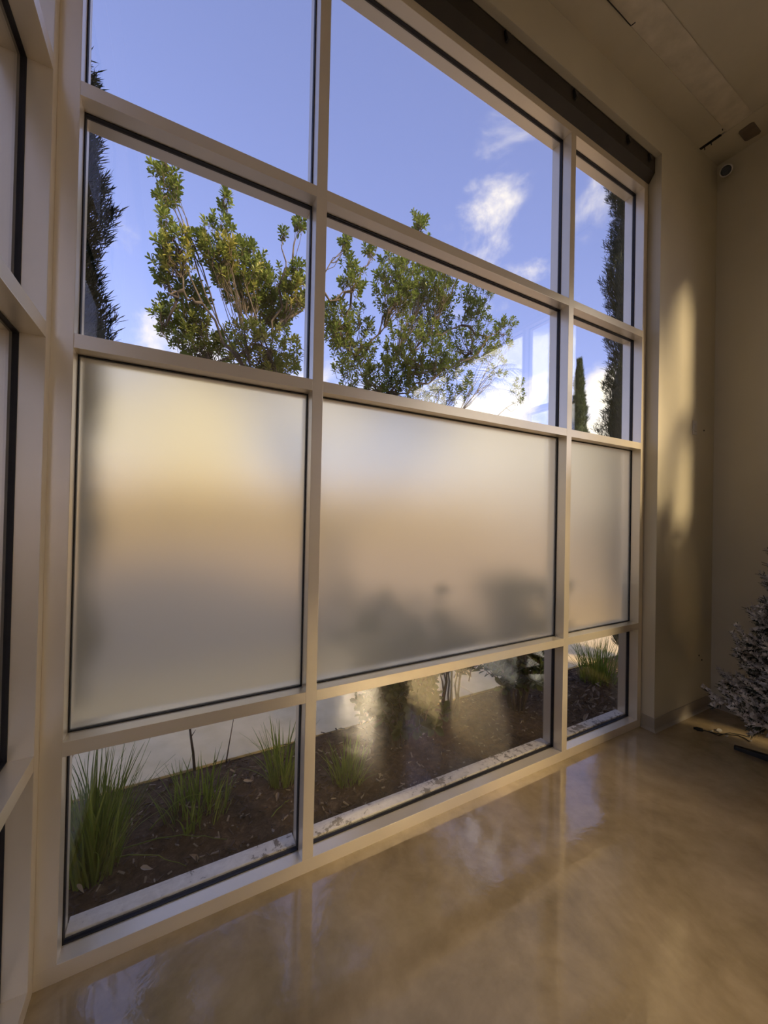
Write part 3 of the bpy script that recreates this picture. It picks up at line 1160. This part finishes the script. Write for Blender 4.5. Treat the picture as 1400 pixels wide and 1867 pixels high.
def fir_sprig(seed):
    r = random.Random(seed)
    mb = MB()

    def needle_run(a, b, cnt, ln):
        d = (b - a).normalized()
        p = d.cross(Vector((0.3, 0.2, 1))).normalized()
        q = d.cross(p)
        for i in range(cnt):
            s_ = i / cnt
            c = a.lerp(b, s_)
            th = r.uniform(0, 2 * PI)
            rad = p * math.cos(th) + q * math.sin(th)
            tip = c + (d * 0.75 + rad * 0.85).normalized() * ln * r.uniform(0.7, 1.15)
            wv = d.cross(rad).normalized() * 0.0019
            top = rad.z > -0.3 and r.random() < 0.86
            mb.add([c - wv, c + wv, tip + wv * 0.9, tip - wv * 0.9], [(0, 1, 2, 3)], 1 if top else 0)
        mb.tube([a, b], [0.005, 0.004], 5, 1 if r.random() < 0.6 else 0)
        # clots of flocking
        for i in range(11):
            c = a.lerp(b, r.random()) + Vector((r.uniform(-.008, .008), r.uniform(-.008, .008), 0.008))
            s_ = r.uniform(0.008, 0.018)
            vv = [c + Vector(v) * s_ * r.uniform(0.7, 1.3) for v in ((1, 0, 0), (-1, 0, 0), (0, 1, 0), (0, -1, 0), (0, 0, 0.8), (0, 0, -0.8))]
            mb.add(vv, [(0, 2, 4), (2, 1, 4), (1, 3, 4), (3, 0, 4), (2, 0, 5), (1, 2, 5), (3, 1, 5), (0, 3, 5)], 1)
    L_ = 0.24
    a0, b0 = Vector((0, 0, 0)), Vector((L_, 0, 0.05))
    needle_run(a0, b0, 110, 0.032)
    for k in range(8):
        s_ = 0.12 + 0.11 * k
        st_ = a0.lerp(b0, s_)
        th = k * 2.1 + r.uniform(-.4, .4)
        e = st_ + Vector((0.055, math.cos(th) * 0.085 * (1.25 - s_ * 0.7), 0.025 + math.sin(th) * 0.07))
        needle_run(st_, e, 62, 0.030)
    return mb.mesh('branch', [M['darkgreen_needle'], M['flock']])


def christmas_tree():
    r = random.Random(91)
    base = Vector((3.14, -0.94, 0.0))
    t = thing('christmas_tree', 'artificial Christmas tree flocked with white in the dark corner', 'christmas tree', base)
    MB().tube([(0, 0, 0.10), (0, 0, 1.95)], [0.02, 0.012], 8).build('trunk', M['darkgreen_needle'], t)
    sprigs = [fir_sprig(400 + i) for i in range(6)]
    cnt = 0
    z = 0.30
    while z < 2.02:
        R0 = 0.60 * (1 - (z - 0.26) / 1.95) + 0.04
        k_ = max(5, int(17 * R0 / 0.6))
        off = r.uniform(0, 6.28)
        for k in range(k_):
            a = off + 2 * PI * k / k_ + r.uniform(-.12, .12)
            rr = R0 * r.uniform(0.86, 1.04)
            if math.cos(a) * rr > 0.44:
                rr = 0.44 / math.cos(a)
            for f_ in ((1.0, 0.62) if rr > 0.3 else (1.0,)):
                st_ = max(0.01, rr * f_ - 0.32)
                zz = z + 0.05 * (1 - f_) + r.uniform(-0.02, 0.02)
                dz = r.uniform(-0.25, 0.30) - (0.15 if z < 0.4 else 0)
                o = link('branch', r.choice(sprigs), t, (st_ * math.cos(a), st_ * math.sin(a), zz + 0.06),
                         Euler((r.uniform(-.5, .5), -dz, a + r.uniform(-.2, .2))), r.uniform(0.9, 1.2))
                cnt += 1
        z += 0.085 + 0.02 * r.random()
    stand = MB().tube([(0, 0, 0.03), (0, 0, 0.16)], [0.04, 0.035], 12).build('stand', M['black'], t)
    tip = Vector((3.045, -0.475, 0)) - base
    a0 = math.atan2(tip.y, tip.x)
    for k in range(4):
        a = a0 + k * PI / 2
        d = Vector((math.cos(a), math.sin(a), 0))
        s_ = Vector((-math.sin(a), math.cos(a), 0)) * 0.022
        e = d * (tip.length if k == 0 else 0.42)
        lg = MB()
        lg.add([d * 0.03 - s_, d * 0.03 + s_, e + s_ * 0.8, e - s_ * 0.8,
                d * 0.03 - s_ + Vector((0, 0, 0.06)), d * 0.03 + s_ + Vector((0, 0, 0.06)), e + s_ * 0.8 + Vector((0, 0, 0.022)), e - s_ * 0.8 + Vector((0, 0, 0.022))],
               [(0, 3, 2, 1), (4, 5, 6, 7), (0, 1, 5, 4), (1, 2, 6, 5), (2, 3, 7, 6), (3, 0, 4, 7)])
        lg.build('leg', M['black'], stand, bevel=0.003, fix=True)
    return t


christmas_tree()

# string-light lead lying on the floor
cord = thing('light_string_lead', 'thin dark string-light lead with plug and small bulbs lying on the floor', 'cord', at_z(1300, 1335))
cb = cord.location.copy()


def fl(u, v, z=0.004):
    return at_z(u, v, z) - cb


plug = MB()
a, b = fl(1264, 1327, 0.012), fl(1281, 1331, 0.012)
plug.tube([a, a.lerp(b, 0.3), a.lerp(b, 0.32), b], [0.008, 0.010, 0.014, 0.011], 10)
plug.build('plug', M['black'], cord, smooth=False)
w1 = [(1281, 1331), (1296, 1335), (1312, 1338), (1325, 1339), (1345, 1341), (1358, 1346), (1366, 1352)]
MB().tube([fl(*q) for q in w1], 0.0032, 6).build('wire', M['black'], cord, smooth=True)
w2 = [(1290, 1333), (1310, 1341), (1330, 1336), (1352, 1340), (1366, 1344), (1370, 1337), (1376, 1333), (1386, 1334), (1395, 1332)]
MB().tube([fl(*q) for q in w2], 0.0028, 6).build('wire', M['black'], cord, smooth=True)
for (u, v) in ((1323, 1342), (1366, 1351), (1388, 1337), (1295, 1333)):
    q = fl(u, v, 0.006)
    MB().tube([q, q + Vector((0.012, -0.006, 0.001)), q + Vector((0.022, -0.010, 0.002))], [0.004, 0.0045, 0.001], 8).build('bulb', M['white_plastic'], cord, smooth=True)
tg = at_z(1311, 1333, 0.0)
lf = MB()
lf.add([(-0.025, -0.010, 0.004), (0.018, -0.013, 0.006), (0.030, 0.002, 0.010), (0.010, 0.014, 0.012), (-0.022, 0.011, 0.006),
        (-0.025, -0.010, 0.002), (0.018, -0.013, 0.002), (0.030, 0.002, 0.006), (0.010, 0.014, 0.008), (-0.022, 0.011, 0.002)],
       [(0, 1, 2, 3, 4), (9, 8, 7, 6, 5)] + [(i, 5 + i, 5 + (i + 1) % 5, (i + 1) % 5) for i in range(5)])
o = lf.build('paper_tag', M['white_plastic'], None, fix=True)
o.location = tg
tag(o, 'small crumpled white paper tag lying by the cord', 'tag')

# ------------------------------------------------------------------ small fittings on the walls
sp = at_y(1266, 780, YW)
plate = thing('wall_switch', 'small white switch plate high on the pier beside the window', 'switch', (sp.x, YW, sp.z))
MB().box((-0.036, -0.006, -0.060), (0.036, 0.0, 0.060)).build('cover_plate', M['white_plastic'], plate, bevel=0.003)
MB().box((-0.016, -0.010, -0.032), (0.016, -0.005, 0.032)).build('rocker', M['white_plastic'], plate, bevel=0.002)
for (u, v, lab) in ((1283, 785, 'tiny dark screw in the wall next to the switch plate'), (1274, 1195, 'upper tiny dark wall plug low on the pier'), (1279, 1203, 'lower tiny dark wall plug low on the pier')):
    q = at_y(u, v, YW)
    tag(MB().tube([(q.x, YW + 0.001, q.z), (q.x, YW - 0.004, q.z)], [0.008, 0.006], 10).build('wall_plug', M['black']), lab, 'wall plug')

sc_ = thing('security_camera', 'small white bullet security camera under the ceiling in the corner', 'camera', (XC, -0.16, 4.755))
MB().tube([(0.0, 0, 0), (-0.018, 0, 0)], [0.045, 0.042], 20).build('mount', M['white_plastic'], sc_)
MB().tube([(-0.015, 0, 0), (-0.05, -0.01, -0.03)], [0.014, 0.014], 10).build('arm', M['white_plastic'], sc_, smooth=True)
dirc = (CAM - Vector((XC - 0.06, -0.17, 4.72))).normalized()
c0 = Vector((-0.05, -0.012, -0.035))
body = MB().tube([c0 - dirc * 0.03, c0 - dirc * 0.028, c0 + dirc * 0.07, c0 + dirc * 0.075], [0.030, 0.042, 0.045, 0.043], 20).build('body', M['white_plastic'], sc_)
MB().tube([c0 + dirc * 0.0745, c0 + dirc * 0.079], [0.037, 0.033], 20).build('lens', M['lens'], body)
